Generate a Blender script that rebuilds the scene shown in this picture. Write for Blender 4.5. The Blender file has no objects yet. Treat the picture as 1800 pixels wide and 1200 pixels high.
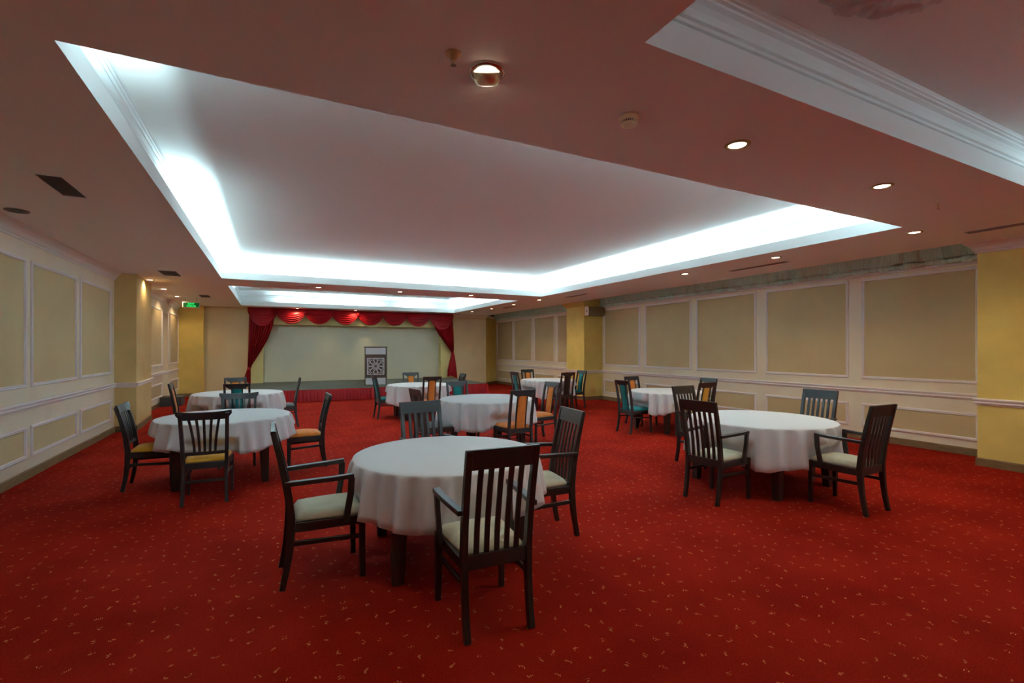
import bpy, bmesh, math, random
from mathutils import Vector, Matrix
PI = math.pi
C = bpy.context.scene.collection
S = bpy.context.scene

# ------------------------------------------------------------------ camera, world, exposure
YAW = math.radians(26.83)
CAM_H = 1.6
cd = bpy.data.cameras.new('camera')
cam = bpy.data.objects.new('camera', cd); C.objects.link(cam)
cam.location = (0, 0, CAM_H)
cam.rotation_euler = (PI/2, 0, -YAW)
cd.sensor_width = 36; cd.lens = 837/1800*36; cd.shift_y = 12.5/1800
cd.clip_start = 0.05; cd.clip_end = 100
S.camera = cam
w = bpy.data.worlds.new('world'); S.world = w; w.use_nodes = True
w.node_tree.nodes['Background'].inputs[0].default_value = (0.01, 0.01, 0.012, 1)
w.node_tree.nodes['Background'].inputs[1].default_value = 0.2
S.view_settings.view_transform = 'Standard'
S.view_settings.look = 'None'
S.view_settings.gamma = 1
S.view_settings.use_curve_mapping = False
S.view_settings.exposure = 0.0
S.cycles.diffuse_bounces = 6
S.cycles.max_bounces = 10

# room numbers
HC = 3.05        # lower ceiling
HU = 3.55        # ceiling inside the coves
XL, XR = -2.68, 9.35
XS = 8.52        # edge of the lower ceiling before the curtain recess
LIP = 0.15
SB = 0.145       # trough width behind the lip
COVES = {'A': (-0.91, 2.97, 6.73, 11.47), 'B': (-0.89, 12.75, 6.65, 18.3), 'C': (1.58, -3.4, 6.73, 1.73)}

# lights of the room ------------------------------------------------
COOL = (0.585, 0.925, 1.03)
WARM = (1.0, 0.74, 0.42)
TUBE_W = 29.0    # watts per metre of neon tube
def tube_light(x0, y0, x1, y1, inward, k=1.0):
    L = math.hypot(x1-x0, y1-y0)
    ld = bpy.data.lights.new('cove_neon', 'AREA'); ld.shape = 'RECTANGLE'
    ld.size = L; ld.size_y = 0.035; ld.energy = TUBE_W*L*k; ld.color = COOL
    o = bpy.data.objects.new('cove_neon', ld); C.objects.link(o)
    o.location = ((x0+x1)/2, (y0+y1)/2, 3.13)
    zax = -(Vector((0, 0, 1)) + 0.25*Vector(inward).to_3d()).normalized()   # light shines along -Z
    xax = Vector((x1-x0, y1-y0, 0)).normalized()
    yax = zax.cross(xax).normalized()
    m = Matrix((xax, yax, zax)).transposed().to_4x4(); m.translation = o.location
    o.matrix_world = m
def cove_tubes(key, segs):
    x0, y0, x1, y1 = COVES[key]; d = 0.08
    for side, a, b, k in segs:
        if side == 'L': tube_light(x0-d, a, x0-d, b, (1, 0), k)
        if side == 'R': tube_light(x1+d, a, x1+d, b, (-1, 0), k)
        if side == 'F': tube_light(a, y1+d, b, y1+d, (0, -1), k)
        if side == 'N': tube_light(a, y0-d, b, y0-d, (0, 1), k)
cove_tubes('A', [('L', 2.95, 3.8, .9), ('L', 6.3, 11.4, 1), ('F', -0.85, 6.7, 1), ('R', 2.95, 11.4, 1), ('N', -0.85, 0.4, 1), ('N', 1.6, 6.7, .55)])
cove_tubes('B', [('L', 12.75, 16.6, .9), ('F', 0.28, 3.65, 1), ('F', 4.5, 5.64, 1), ('R', 12.8, 18.2, 1), ('N', 0, 6.4, .2)])
cove_tubes('C', [('R', -3.3, 1.3, .8), ('N', 1.7, 6.6, .6)])  # unseen N tube added to brighten the lip facing the camera
def spot(x, y, z, e, ang=110, blend=0.7):
    e *= 1.8
    ld = bpy.data.lights.new('downlight_lamp', 'SPOT'); ld.energy = e; ld.color = WARM
    ld.spot_size = math.radians(ang); ld.spot_blend = blend; ld.shadow_soft_size = 0.03
    o = bpy.data.objects.new('downlight_lamp', ld); C.objects.link(o); o.location = (x, y, z)

# ------------------------------------------------------------------ materials
def nodes(name):
    m = bpy.data.materials.new(name); m.use_nodes = True
    return m, m.node_tree, m.node_tree.nodes['Principled BSDF']
def mat(name, col, rough=0.6, metal=0, spec=0.5, noise=0, nscale=20, bump=0, bscale=200, coat=0, sheen=0, emit=None, es=0, streak=None, trans=0):
    m, t, b = nodes(name)
    b.inputs['Base Color'].default_value = (*col, 1)
    b.inputs['Roughness'].default_value = rough
    b.inputs['Metallic'].default_value = metal
    b.inputs['Specular IOR Level'].default_value = spec
    b.inputs['Coat Weight'].default_value = coat
    b.inputs['Sheen Weight'].default_value = sheen
    if trans: b.inputs['Transmission Weight'].default_value = trans
    if emit: b.inputs['Emission Color'].default_value = (*emit, 1); b.inputs['Emission Strength'].default_value = es
    tc = t.nodes.new('ShaderNodeTexCoord'); src = tc.outputs['Object']
    if streak:
        mp = t.nodes.new('ShaderNodeMapping'); mp.inputs['Scale'].default_value = streak; t.links.new(src, mp.inputs[0]); src = mp.outputs[0]
    if noise:
        n = t.nodes.new('ShaderNodeTexNoise'); n.inputs['Scale'].default_value = nscale; n.inputs['Detail'].default_value = 5
        t.links.new(src, n.inputs['Vector'])
        r = t.nodes.new('ShaderNodeValToRGB')
        r.color_ramp.elements[0].position = 0.3; r.color_ramp.elements[1].position = 0.7
        r.color_ramp.elements[0].color = (*[c*(1-noise) for c in col], 1)
        r.color_ramp.elements[1].color = (*[min(1, c*(1+noise)) for c in col], 1)
        t.links.new(n.outputs[0], r.inputs[0]); t.links.new(r.outputs[0], b.inputs['Base Color'])
    if bump:
        n = t.nodes.new('ShaderNodeTexNoise'); n.inputs['Scale'].default_value = bscale; n.inputs['Detail'].default_value = 4
        t.links.new(src, n.inputs['Vector'])
        bp = t.nodes.new('ShaderNodeBump'); bp.inputs['Strength'].default_value = bump; bp.inputs['Distance'].default_value = 0.01
        t.links.new(n.outputs[0], bp.inputs['Height']); t.links.new(bp.outputs[0], b.inputs['Normal'])
    return m

def carpet():
    m, t, b = nodes('red_carpet'); N = t.nodes; L = t.links
    def math_(op, a, c=None, d=None):
        n = N.new('ShaderNodeMath'); n.operation = op
        for i, v in enumerate((a, c, d)):
            if v is None: continue
            if isinstance(v, (int, float)): n.inputs[i].default_value = v
            else: L.new(v, n.inputs[i])
        return n.outputs[0]
    tc = N.new('ShaderNodeTexCoord')
    vo = N.new('ShaderNodeTexVoronoi'); vo.voronoi_dimensions = '2D'; vo.inputs['Scale'].default_value = 7.6; vo.inputs['Randomness'].default_value = 0.62
    L.new(tc.outputs['Object'], vo.inputs['Vector'])
    sub = N.new('ShaderNodeVectorMath'); sub.operation = 'SUBTRACT'
    L.new(tc.outputs['Object'], sub.inputs[0]); L.new(vo.outputs['Position'], sub.inputs[1])
    sep = N.new('ShaderNodeSeparateXYZ'); L.new(sub.outputs[0], sep.inputs[0])
    cs = N.new('ShaderNodeSeparateColor'); L.new(vo.outputs['Color'], cs.inputs[0])
    ang = math_('ADD', math_('MULTIPLY', math_('ROUND', math_('MULTIPLY', cs.outputs[0], 3)), PI/4), 0.3)
    co, si = math_('COSINE', ang), math_('SINE', ang)
    x, y = sep.outputs[0], sep.outputs[1]
    u = math_('ADD', math_('MULTIPLY', x, co), math_('MULTIPLY', y, si))
    v = math_('SUBTRACT', math_('MULTIPLY', y, co), math_('MULTIPLY', x, si))
    # stripes along u, each of a random length
    k = math_('FLOOR', math_('DIVIDE', u, 0.0085))
    wn = N.new('ShaderNodeTexWhiteNoise'); wn.noise_dimensions = '2D'
    cmb = N.new('ShaderNodeCombineXYZ'); L.new(k, cmb.inputs[0]); L.new(math_('MULTIPLY', cs.outputs[1], 57), cmb.inputs[1]); L.new(cmb.outputs[0], wn.inputs['Vector'])
    fr = math_('FRACT', math_('DIVIDE', u, 0.0085))
    stripe = math_('LESS_THAN', fr, 0.48)
    off = math_('MULTIPLY', math_('SUBTRACT', wn.outputs[0], 0.5), 0.022)
    vv = math_('ABSOLUTE', math_('SUBTRACT', v, off))
    short = math_('LESS_THAN', vv, math_('ADD', 0.0015, math_('MULTIPLY', wn.outputs[0], 0.0065)))
    ulim = math_('LESS_THAN', math_('ABSOLUTE', u), math_('ADD', 0.008, math_('MULTIPLY', cs.outputs[2], 0.013)))
    mask = math_('MULTIPLY', math_('MULTIPLY', stripe, short), ulim)
    n1 = N.new('ShaderNodeTexNoise'); n1.inputs['Scale'].default_value = 1.3; n1.inputs['Detail'].default_value = 6; L.new(tc.outputs['Object'], n1.inputs['Vector'])
    n2 = N.new('ShaderNodeTexNoise'); n2.inputs['Scale'].default_value = 90; n2.inputs['Detail'].default_value = 3; L.new(tc.outputs['Object'], n2.inputs['Vector'])
    mixf = math_('ADD', math_('MULTIPLY', n1.outputs[0], 0.6), math_('MULTIPLY', n2.outputs[0], 0.4))
    r = N.new('ShaderNodeValToRGB'); L.new(mixf, r.inputs[0])
    r.color_ramp.elements[0].position = 0.35; r.color_ramp.elements[0].color = (0.185, 0.005, 0.0018, 1)
    r.color_ramp.elements[1].position = 0.65; r.color_ramp.elements[1].color = (0.325, 0.0130, 0.005, 1)
    mx = N.new('ShaderNodeMix'); mx.data_type = 'RGBA'
    L.new(math_('MULTIPLY', mask, 0.62), mx.inputs['Factor']); L.new(r.outputs[0], mx.inputs['A'])
    mx.inputs['B'].default_value = (0.85, 0.42, 0.16, 1)
    L.new(mx.outputs['Result'], b.inputs['Base Color'])
    b.inputs['Roughness'].default_value = 1.0; b.inputs['Specular IOR Level'].default_value = 0.04
    bp = N.new('ShaderNodeBump'); bp.inputs['Strength'].default_value = 0.5; bp.inputs['Distance'].default_value = 0.004
    n3 = N.new('ShaderNodeTexNoise'); n3.inputs['Scale'].default_value = 350; L.new(tc.outputs['Object'], n3.inputs['Vector'])
    L.new(n3.outputs[0], bp.inputs['Height']); L.new(bp.outputs[0], b.inputs['Normal'])
    return m

M = dict(
    carpet=carpet(),
    ceil=mat('ceiling_paint', (0.86, 0.83, 0.79), 0.75, spec=0.3, bump=0.05, bscale=3),
    cove=mat('cove_paint', (0.84, 0.84, 0.84), 0.6, spec=0.3),
    white=mat('white_moulding_paint', (0.90, 0.86, 0.86), 0.4, spec=0.4),
    cream=mat('cream_wall_paint', (0.86, 0.77, 0.60), 0.6, spec=0.3, noise=0.04, nscale=2),
    tan=mat('tan_wall_fabric', (0.62, 0.47, 0.26), 0.85, spec=0.2, noise=0.06, nscale=1.2, bump=0.1, bscale=300),
    mustard=mat('mustard_wallpaper', (0.78, 0.58, 0.165), 0.7, spec=0.25, noise=0.08, nscale=2.5, bump=0.12, bscale=12),
    goldbrown=mat('gold_brown_wallpaper', (0.68, 0.50, 0.22), 0.7, spec=0.25, noise=0.06, nscale=2.5),
    beige=mat('beige_wallpaper', (0.80, 0.66, 0.40), 0.7, spec=0.25, noise=0.04, nscale=2),
    yellow=mat('yellow_wall_paint', (0.76, 0.63, 0.28), 0.7, spec=0.25, noise=0.04, nscale=2),
    niche=mat('pale_stage_wall_paint', (0.74, 0.68, 0.52), 0.7, spec=0.25, noise=0.05, nscale=0.8),
    base=mat('brown_baseboard_wood', (0.20, 0.115, 0.045), 0.45, noise=0.25, nscale=6, streak=(1, 1, 8)),
    espresso=mat('espresso_stained_wood', (0.020, 0.010, 0.008), 0.38, coat=0.15, noise=0.3, nscale=25, streak=(4, 4, 0.6)),
    sheened=mat('espresso_wood_sheen_tone', (0.026, 0.022, 0.023), 0.42, coat=0.12, noise=0.25, nscale=25, streak=(4, 4, 0.6)),  # espresso wood again, greyer to put the lighting sheen into its colour
    brown=mat('dark_brown_stained_wood', (0.040, 0.018, 0.012), 0.42, coat=0.1, noise=0.3, nscale=25, streak=(4, 4, 0.6)),
    tleg=mat('dark_walnut_table_wood', (0.028, 0.012, 0.009), 0.35, coat=0.2, noise=0.5, nscale=12, streak=(3, 3, 0.3)),
    cloth=mat('white_tablecloth_fabric', (0.80, 0.80, 0.82), 0.85, spec=0.2, bump=0.10, bscale=9),
    creamfab=mat('cream_suede_upholstery', (0.66, 0.62, 0.46), 0.9, spec=0.2, noise=0.10, nscale=9, sheen=0.2, bump=0.15, bscale=60),
    amber=mat('amber_upholstery', (0.62, 0.27, 0.02), 0.85, spec=0.2, sheen=0.2, noise=0.08, nscale=12),
    orange=mat('orange_upholstery', (0.62, 0.17, 0.025), 0.85, spec=0.2, sheen=0.2, noise=0.1, nscale=12),
    teal=mat('teal_upholstery', (0.004, 0.17, 0.17), 0.85, spec=0.2, sheen=0.2, noise=0.1, nscale=12),
    grey=mat('grey_upholstery', (0.17, 0.17, 0.17), 0.85, spec=0.2, sheen=0.2, noise=0.1, nscale=12),
    darkbrownfab=mat('dark_brown_upholstery', (0.045, 0.022, 0.016), 0.8, spec=0.2),
    velvet=mat('red_satin_curtain', (0.33, 0.003, 0.008), 0.42, spec=0.35, noise=0.1, nscale=3),
    deck=mat('grey_stage_carpet', (0.11, 0.105, 0.085), 0.95, spec=0.1, noise=0.15, nscale=40, bump=0.3, bscale=250),
    sheer=mat('sheer_net_cool_light_tint', (0.66, 0.96, 0.84), 0.8, spec=0.2, noise=0.15, nscale=8, streak=(1, 6, 0.6)),  # white net, its green tint standing in for cool cove light
    brass=mat('brass_metal', (0.78, 0.64, 0.40), 0.42, metal=1),
    olivebrass=mat('dull_brass_metal', (0.42, 0.33, 0.16), 0.4, metal=1),
    chrome=mat('chrome_metal', (0.6, 0.58, 0.52), 0.2, metal=1),
    bulb=mat('lit_lamp_glass', (1, 0.9, 0.7), 0.4, emit=(1.0, 0.86, 0.62), es=12),
    darkmetal=mat('dark_duct_metal', (0.03, 0.027, 0.025), 0.6),
    ventpaint=mat('brown_vent_slat_paint', (0.30, 0.23, 0.19), 0.5),
    ductgrey=mat('brown_grey_duct', (0.20, 0.15, 0.13), 0.6),
    tanplastic=mat('tan_aged_metal', (0.62, 0.36, 0.16), 0.5),
    plastic=mat('cream_plastic', (0.95, 0.82, 0.58), 0.5),
    acbody=mat('aged_beige_plastic', (0.33, 0.25, 0.13), 0.5),
    acwhite=mat('white_plastic', (0.9, 0.86, 0.8), 0.5),
    black=mat('black_plastic', (0.015, 0.015, 0.015), 0.5),
    greybox=mat('dark_grey_paint', (0.06, 0.06, 0.065), 0.6),
    lectern=mat('dark_brown_laminate', (0.085, 0.045, 0.028), 0.5, noise=0.35, nscale=60),
    lecternside=mat('brown_veneer', (0.16, 0.11, 0.055), 0.5, noise=0.2, nscale=20, streak=(4, 4, .5)),
    whitepanel=mat('white_laminate', (0.72, 0.72, 0.76), 0.4),
    signgreen=mat('lit_green_sign_face', (0.0, 0.05, 0.01), 0.4, emit=(0.0, 0.12, 0.02), es=0.5),
    signtext=mat('lit_green_lettering', (0.0, 0.6, 0.1), 0.4, emit=(0.02, 0.9, 0.16), es=1.2),
    plaster=mat('plaster_with_red_bounce', (0.62, 0.55, 0.52), 0.8, noise=0.12, nscale=14, bump=0.5, bscale=16),  # painted like the ceiling; red carpet bounce put into the colour as pink
)

# ------------------------------------------------------------------ mesh helpers
def obj(name, bm, m, parent=None, bevel=0, smooth=False, seg=1):
    me = bpy.data.meshes.new(name)
    bmesh.ops.recalc_face_normals(bm, faces=bm.faces)
    bm.to_mesh(me); bm.free()
    for mm in (m if isinstance(m, (list, tuple)) else [m]): me.materials.append(mm)
    if smooth:
        for p in me.polygons: p.use_smooth = True
    o = bpy.data.objects.new(name, me); C.objects.link(o)
    if parent: o.parent = parent
    if bevel:
        b = o.modifiers.new('bevel', 'BEVEL'); b.width = bevel; b.segments = seg; b.limit_method = 'ANGLE'
        b.angle_limit = math.radians(40)
    return o
def tag(o, label, cat, group=None):
    o['label'] = label; o['category'] = cat
    if group: o['group'] = group
    return o
def thing(name, label, cat, loc=(0, 0, 0), rotz=0, group=None):
    o = bpy.data.objects.new(name, None); C.objects.link(o)
    o.empty_display_size = 0.1
    o.location = loc; o.rotation_euler = (0, 0, rotz)
    return tag(o, label, cat, group)
def struct(name, bm, m, parent=None, **k):
    o = obj(name, bm, m, parent, **k)
    if parent is None: o['kind'] = 'structure'
    return o
def dup(root, loc, rotz, label, group):
    r = root.copy(); C.objects.link(r); r.location = loc; r.rotation_euler = (0, 0, rotz)
    r['label'] = label
    if group: r['group'] = group
    for ch in list(root.children):
        c = ch.copy(); C.objects.link(c); c.parent = r
        for g in list(ch.children):
            d = g.copy(); C.objects.link(d); d.parent = c
    return r
def box(bm, x0, y0, z0, x1, y1, z1, taper=None):
    r = bmesh.ops.create_cube(bm, size=1.0)
    for v in r['verts']:
        sx, sy, sz = v.co.x > 0, v.co.y > 0, v.co.z > 0
        v.co = Vector((x1 if sx else x0, y1 if sy else y0, z1 if sz else z0))
    if taper:
        cx, cy = (x0+x1)/2, (y0+y1)/2
        for v in r['verts']:
            if abs(v.co.z-z0) < 1e-6: v.co.x = cx+(v.co.x-cx)*taper; v.co.y = cy+(v.co.y-cy)*taper
    return r['verts']
def bar(bm, pts, wd, th, axis=(1, 0, 0)):
    """rectangular section swept along pts: wd along axis, th across; wd/th may be lists"""
    ax = Vector(axis).normalized(); pts = [Vector(p) for p in pts]; n = len(pts); rings = []
    for i, p in enumerate(pts):
        t = (pts[min(i+1, n-1)]-pts[max(i-1, 0)]).normalized()
        b = t.cross(ax).normalized(); a = ax
        W = wd[i] if isinstance(wd, (list, tuple)) else wd
        T = th[i] if isinstance(th, (list, tuple)) else th
        rings.append([bm.verts.new(p + a*W/2*s + b*T/2*q) for s, q in ((1, 1), (-1, 1), (-1, -1), (1, -1))])
    for i in range(n-1):
        for k in range(4):
            bm.faces.new((rings[i][k], rings[i][(k+1) % 4], rings[i+1][(k+1) % 4], rings[i+1][k]))
    bm.faces.new(rings[0][::-1]); bm.faces.new(rings[-1])
def lathe(bm, prof, n=24, loc=(0, 0, 0), cap=True):
    rings = []
    for r, z in prof:
        rings.append([bm.verts.new((loc[0]+r*math.cos(2*PI*k/n), loc[1]+r*math.sin(2*PI*k/n), loc[2]+z)) for k in range(n)])
    for i in range(len(rings)-1):
        for k in range(n):
            bm.faces.new((rings[i][k], rings[i][(k+1) % n], rings[i+1][(k+1) % n], rings[i+1][k]))
    if cap:
        bm.faces.new(rings[0]); bm.faces.new(rings[-1])
def tubebm(bm, a, b, r, n=8):
    a, b = Vector(a), Vector(b); d = (b-a)
    q = d.to_track_quat('Z', 'Y').to_matrix()
    ra = [bm.verts.new(a+q@Vector((r*math.cos(2*PI*k/n), r*math.sin(2*PI*k/n), 0))) for k in range(n)]
    rb = [bm.verts.new(b+q@Vector((r*math.cos(2*PI*k/n), r*math.sin(2*PI*k/n), 0))) for k in range(n)]
    for k in range(n): bm.faces.new((ra[k], ra[(k+1) % n], rb[(k+1) % n], rb[k]))
    bm.faces.new(ra[::-1]); bm.faces.new(rb)
def grid(bm, fn, nu, nv, closed=False):
    vs = [[bm.verts.new(fn(i/nu, j/nv)) for i in range(nu if closed else nu+1)] for j in range(nv+1)]
    m = nu if closed else nu+1
    for j in range(nv):
        for i in range(nu):
            bm.faces.new((vs[j][i], vs[j][(i+1) % m], vs[j+1][(i+1) % m], vs[j+1][i]))
    return vs
def poly(bm, verts):
    return bm.faces.new([bm.verts.new(v) for v in verts])
def offset_path(path, d, closed=False):
    """offset an XY path to its right-hand side by d with mitred corners"""
    n = len(path); out = []
    for i in range(n):
        p = Vector(path[i])
        ns = []
        for a, b in ((i-1, i), (i, i+1)):
            if not closed and (a < 0 or b > n-1): continue
            e = (Vector(path[b % n])-Vector(path[a % n])).normalized()
            ns.append(Vector((e.y, -e.x)))
        if len(ns) == 1: out.append(p+ns[0]*d)
        else:
            s = ns[0]+ns[1]; k = s.length
            if k < 1e-6: out.append(p+ns[0]*d)
            else:
                s.normalize(); out.append(p+s*d/max(0.3, s.dot(ns[0])))
    return out
def sweep(bm, path, prof, closed=False):
    rows = [[bm.verts.new((q.x, q.y, z)) for q in offset_path(path, d, closed)] for d, z in prof]
    n = len(path)
    for j in range(len(rows)-1):
        for i in range(n if closed else n-1):
            k = (i+1) % n
            bm.faces.new((rows[j][i], rows[j][k], rows[j+1][k], rows[j+1][i]))
def wallbm(path, z0, z1):
    bm = bmesh.new(); sweep(bm, path, [(0, z0), (0, z1)]); return bm
def frame_ring(bm, mp, u0, v0, u1, v1, prof):
    """picture-frame moulding: prof = [(inset, height)], mp(u, v, h) -> world point"""
    rows = [[bm.verts.new(mp(*q, h)) for q in ((u0+i, v0+i), (u1-i, v0+i), (u1-i, v1-i), (u0+i, v1-i))] for i, h in prof]
    for j in range(len(rows)-1):
        for k in range(4): bm.faces.new((rows[j][k], rows[j][(k+1) % 4], rows[j+1][(k+1) % 4], rows[j+1][k]))

# ------------------------------------------------------------------ floor, ceiling, coves
bm = bmesh.new(); poly(bm, [(-3.4, -5, 0), (9.6, -5, 0), (9.6, 20.6, 0), (-3.4, 20.6, 0)]); struct('floor', bm, M['carpet'])

def ceiling_lower():
    bm = bmesh.new()
    xs = sorted({-3.3, XS, 9.5} | {v for c in COVES.values() for v in (c[0], c[2])})
    ys = sorted({-5, 20.6, 1.5, 3.03, 12.07, 13.21} | {v for c in COVES.values() for v in (c[1], c[3])})
    def hole(x, y):
        if any(c[0] < x < c[2] and c[1] < y < c[3] for c in COVES.values()): return True
        if x > XS and not (1.5 < y < 3.03 or 12.07 < y < 13.21): return True
        return False
    V = {}
    def v(x, y, z):
        k = (round(x, 4), round(y, 4), z)
        if k not in V: V[k] = bm.verts.new((x, y, z))
        return V[k]
    for i in range(len(xs)-1):
        for j in range(len(ys)-1):
            x0, x1, y0, y1 = xs[i], xs[i+1], ys[j], ys[j+1]
            if hole((x0+x1)/2, (y0+y1)/2): continue
            bm.faces.new((v(x0, y0, HC), v(x0, y1, HC), v(x1, y1, HC), v(x1, y0, HC)))
    return bm
ceil_bm = ceiling_lower()
# soffit edge face of the curtain recess
struct('ceiling', ceil_bm, M['ceil'])
def lid(name, x0, y0, x1, y1, z, m):
    bm = bmesh.new(); box(bm, x0, y0, z, x1, y1, z+0.05); return struct(name, bm, m)
def cove(key, n):
    x0, y0, x1, y1 = COVES[key]
    loop = [(x0, y0), (x0, y1), (x1, y1), (x1, y0)]      # clockwise from above: right-hand side = inwards
    bm = bmesh.new()
    sweep(bm, loop, [(0, HC), (0, HC+LIP), (-0.02, HC+LIP), (-0.02, HC+0.001), (-SB, HC+0.001)], True)
    lipo = struct('trim_%d' % n, bm, M['cove'])
    bm = bmesh.new()
    b = -SB
    prof = [(b, HC), (b, 3.285), (b+.014, 3.29), (b+.014, 3.308), (b, 3.314), (b, 3.320), (b+.016, 3.326), (b+.016, 3.344), (b+.002, 3.35),
                     (b+.006, 3.375), (b+.020, 3.398), (b+.042, 3.412), (b+.044, 3.424), (b+.062, 3.428), (b+.064, 3.438), (b+.078, 3.442), (b+.080, 3.450), (b+.092, 3.46)]
    prof = [(d, z if z < 3.2 else 3.345+(z-3.285)*(HU-3.345)/(3.46-3.285)) for d, z in prof]
    sweep(bm, loop, prof, True)
    struct('trim_%d' % (n+1), bm, M['cove'])
    lid('ceiling', x0-SB-.05, y0-SB-.05, x1+SB+.05, y1+SB+.05, HU, M['ceil'])
cove('A', 1); cove('B', 3); cove('C', 5)
# recess above the window side
bm = bmesh.new()
poly(bm, [(XS, -5, 3.45), (9.5, -5, 3.45), (9.5, 20.6, 3.45), (XS, 20.6, 3.45)])
poly(bm, [(XS, -5, HC), (XS, -5, 3.45), (XS, 20.6, 3.45), (XS, 20.6, HC)])
struct('trim_7', bm, M['ceil'])

# ------------------------------------------------------------------ walls
def left_map(X): return lambda u, v, h: (X+h, u, v)
def right_map(X): return lambda u, v, h: (X-h, u, v)
FRAME = [(0, 0), (0.004, 0.016), (0.016, 0.024), (0.028, 0.018), (0.036, 0.022), (0.048, 0.006), (0.05, 0)]
def panels(parent, mp, spans, zs):
    for a, b in spans:
        for z0, z1 in zs:
            bm = bmesh.new(); poly(bm, [mp(a+.04, z0+.04, .003), mp(b-.04, z0+.04, .003), mp(b-.04, z1-.04, .003), mp(a+.04, z1-.04, .003)])
            obj('wall_panel', bm, M['tan'], parent)
            bm = bmesh.new(); frame_ring(bm, mp, a, z0, b, z1, FRAME); obj('panel_moulding', bm, M['white'], parent)
RAIL = [(0, .945), (.030, .945), (.044, .935), (.044, .92), (.030, .912), (.026, .895), (.034, .885), (.030, .872), (.012, .865), (.010, .855), (0, .85)]
CORN = [(0, 2.90), (.014, 2.90), (.014, 2.915), (.020, 2.918), (.020, 2.93), (.032, 2.935), (.055, 2.98), (.09, 3.015), (.115, 3.025), (.12, HC)]
BASE = [(0, .11), (.010, .11), (.016, .10), (.016, 0)]
XW = -2.75
pathL = [(XL, -5), (XL, 11.57)]
wall_left = struct('wall_left', wallbm(pathL, 0, HC), M['cream'])
panels(wall_left, left_map(XL), [(2.87, 4.45), (4.58, 6.16), (6.29, 7.87), (8.0, 9.57), (9.71, 11.3)], [(1.12, 2.70), (.25, .645)])
# wall beyond the pillar, with a shallow doorway-like recess
pathL2 = [(XW, 13.2), (XW, 16.6), (XW-.22, 16.6), (XW-.22, 17.3), (XW, 17.3), (XW, 19.0)]
wl2 = struct('wall_left', wallbm(pathL2, 0, HC), M['cream'])
bm = bmesh.new()
box(bm, XW-.22, 16.6, 2.62, XW, 17.3, HC); obj('lintel', bm, M['cream'], wl2)
panels(wl2, left_map(XW), [(14.5, 16.4), (17.55, 19.0)], [(1.12, 2.70), (.25, .645)])
# the pillar on that side
pilA = [(XL, 11.57), (-2.34, 11.57), (-2.42, 13.3), (XW, 13.3)]
struct('pillar', wallbm(pilA, 0, HC), M['goldbrown'])
# back wall with piers and proscenium
pierL = [(XW, 19.0), (-2.04, 19.0), (-2.04, 19.32)]
struct('wall_back', wallbm(pierL, 0, HC), M['mustard'])
struct('wall_back', wallbm([(-2.04, 19.32), (-0.68, 19.32)], 0, HC), M['beige'])
struct('wall_back', wallbm([(6.95, 19.25), (8.45, 19.25)], 0, HC), M['beige'])
struct('wall_back', wallbm([(8.45, 19.25), (XR, 20.15)], 0, HC), M['mustard'])
OX0, OX1, OZ = -0.25, 6.36, 2.47
bm = bmesh.new()
box(bm, -0.69, 19.2, 0, OX0, 19.5, HC); box(bm, OX1, 19.2, 0, 6.95, 19.5, HC); box(bm, OX0, 19.2, OZ, OX1, 19.5, HC)
prosc = struct('wall_proscenium', bm, M['yellow'])
bm = bmesh.new(); box(bm, -0.9, 19.55, 0, 6.95, 19.6, HC); struct('wall_stage', bm, M['niche'])
# right wall
rw = struct('wall_right', wallbm([(XR, 20.15), (XR, -5)], 0, 3.45), M['cream'])
panels(rw, right_map(XR), [(3.16, 4.74), (4.95, 6.58), (6.79, 8.42), (8.58, 10.22), (10.43, 12.06), (13.25, 14.78), (15.0, 16.5), (16.7, 18.24), (18.38, 19.94),
                           (-2, -.4), (-.2, 1.4)], [(1.07, 2.83), (.22, .635)])
struct('pillar', wallbm([(XR, 13.13), (8.65, 13.13), (8.65, 12.15), (XR, 12.15)], 0, 3.2), M['mustard'])
struct('pillar', wallbm([(XR, 2.95), (8.65, 2.95), (8.65, 1.6), (XR, 1.6)], 0, 3.2), M['mustard'])
struct('wall_front', wallbm([(XR, -5), (XL, -5)], 0, HC), M['cream'])
# chair rails, cornices, baseboards
def trimrun(name, path, prof, m):
    bm = bmesh.new(); sweep(bm, path, prof); return struct(name, bm, m)
full_left = [(XL, -5), (XL, 11.57), (-2.34, 11.57), (-2.42, 13.3), (XW, 13.3), (XW, 16.6), (XW-.22, 16.6), (XW-.22, 17.3), (XW, 17.3), (XW, 19.0)]
right_run = [(XR, 20.15), (XR, 13.13), (8.65, 13.13), (8.65, 12.15), (XR, 12.15), (XR, 2.95), (8.65, 2.95), (8.65, 1.6), (XR, 1.6), (XR, -5)]
trimrun('trim_8', full_left, RAIL, M['white'])
trimrun('trim_9', right_run, [(a, z-.02) for a, z in RAIL], M['white'])
trimrun('trim_10', [(XL, -5), (XL, 11.57)], CORN, M['ceil'])
trimrun('trim_15', full_left[4:], CORN, M['ceil'])
PC = [(a, z) for a, z in CORN]
trimrun('trim_11', [(XR, 13.13), (8.65, 13.13), (8.65, 12.15), (XR, 12.15)], PC, M['mustard'])
trimrun('trim_12', [(XR, 2.95), (8.65, 2.95), (8.65, 1.6), (XR, 1.6)], PC, M['ceil'])
trimrun('trim_13', [(6.95, 19.25), (8.45, 19.25), (XR, 20.15)], [(0, 2.95), (.02, 2.95), (.06, 3.0), (.08, HC)], M['cream'])
trimrun('baseboard_left', full_left + [(-2.04, 19.0), (-2.04, 19.32), (-0.9, 19.32)], BASE, M['base'])
trimrun('baseboard_right', [(6.95, 19.25), (8.45, 19.25)]+right_run, BASE, M['base'])
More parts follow.
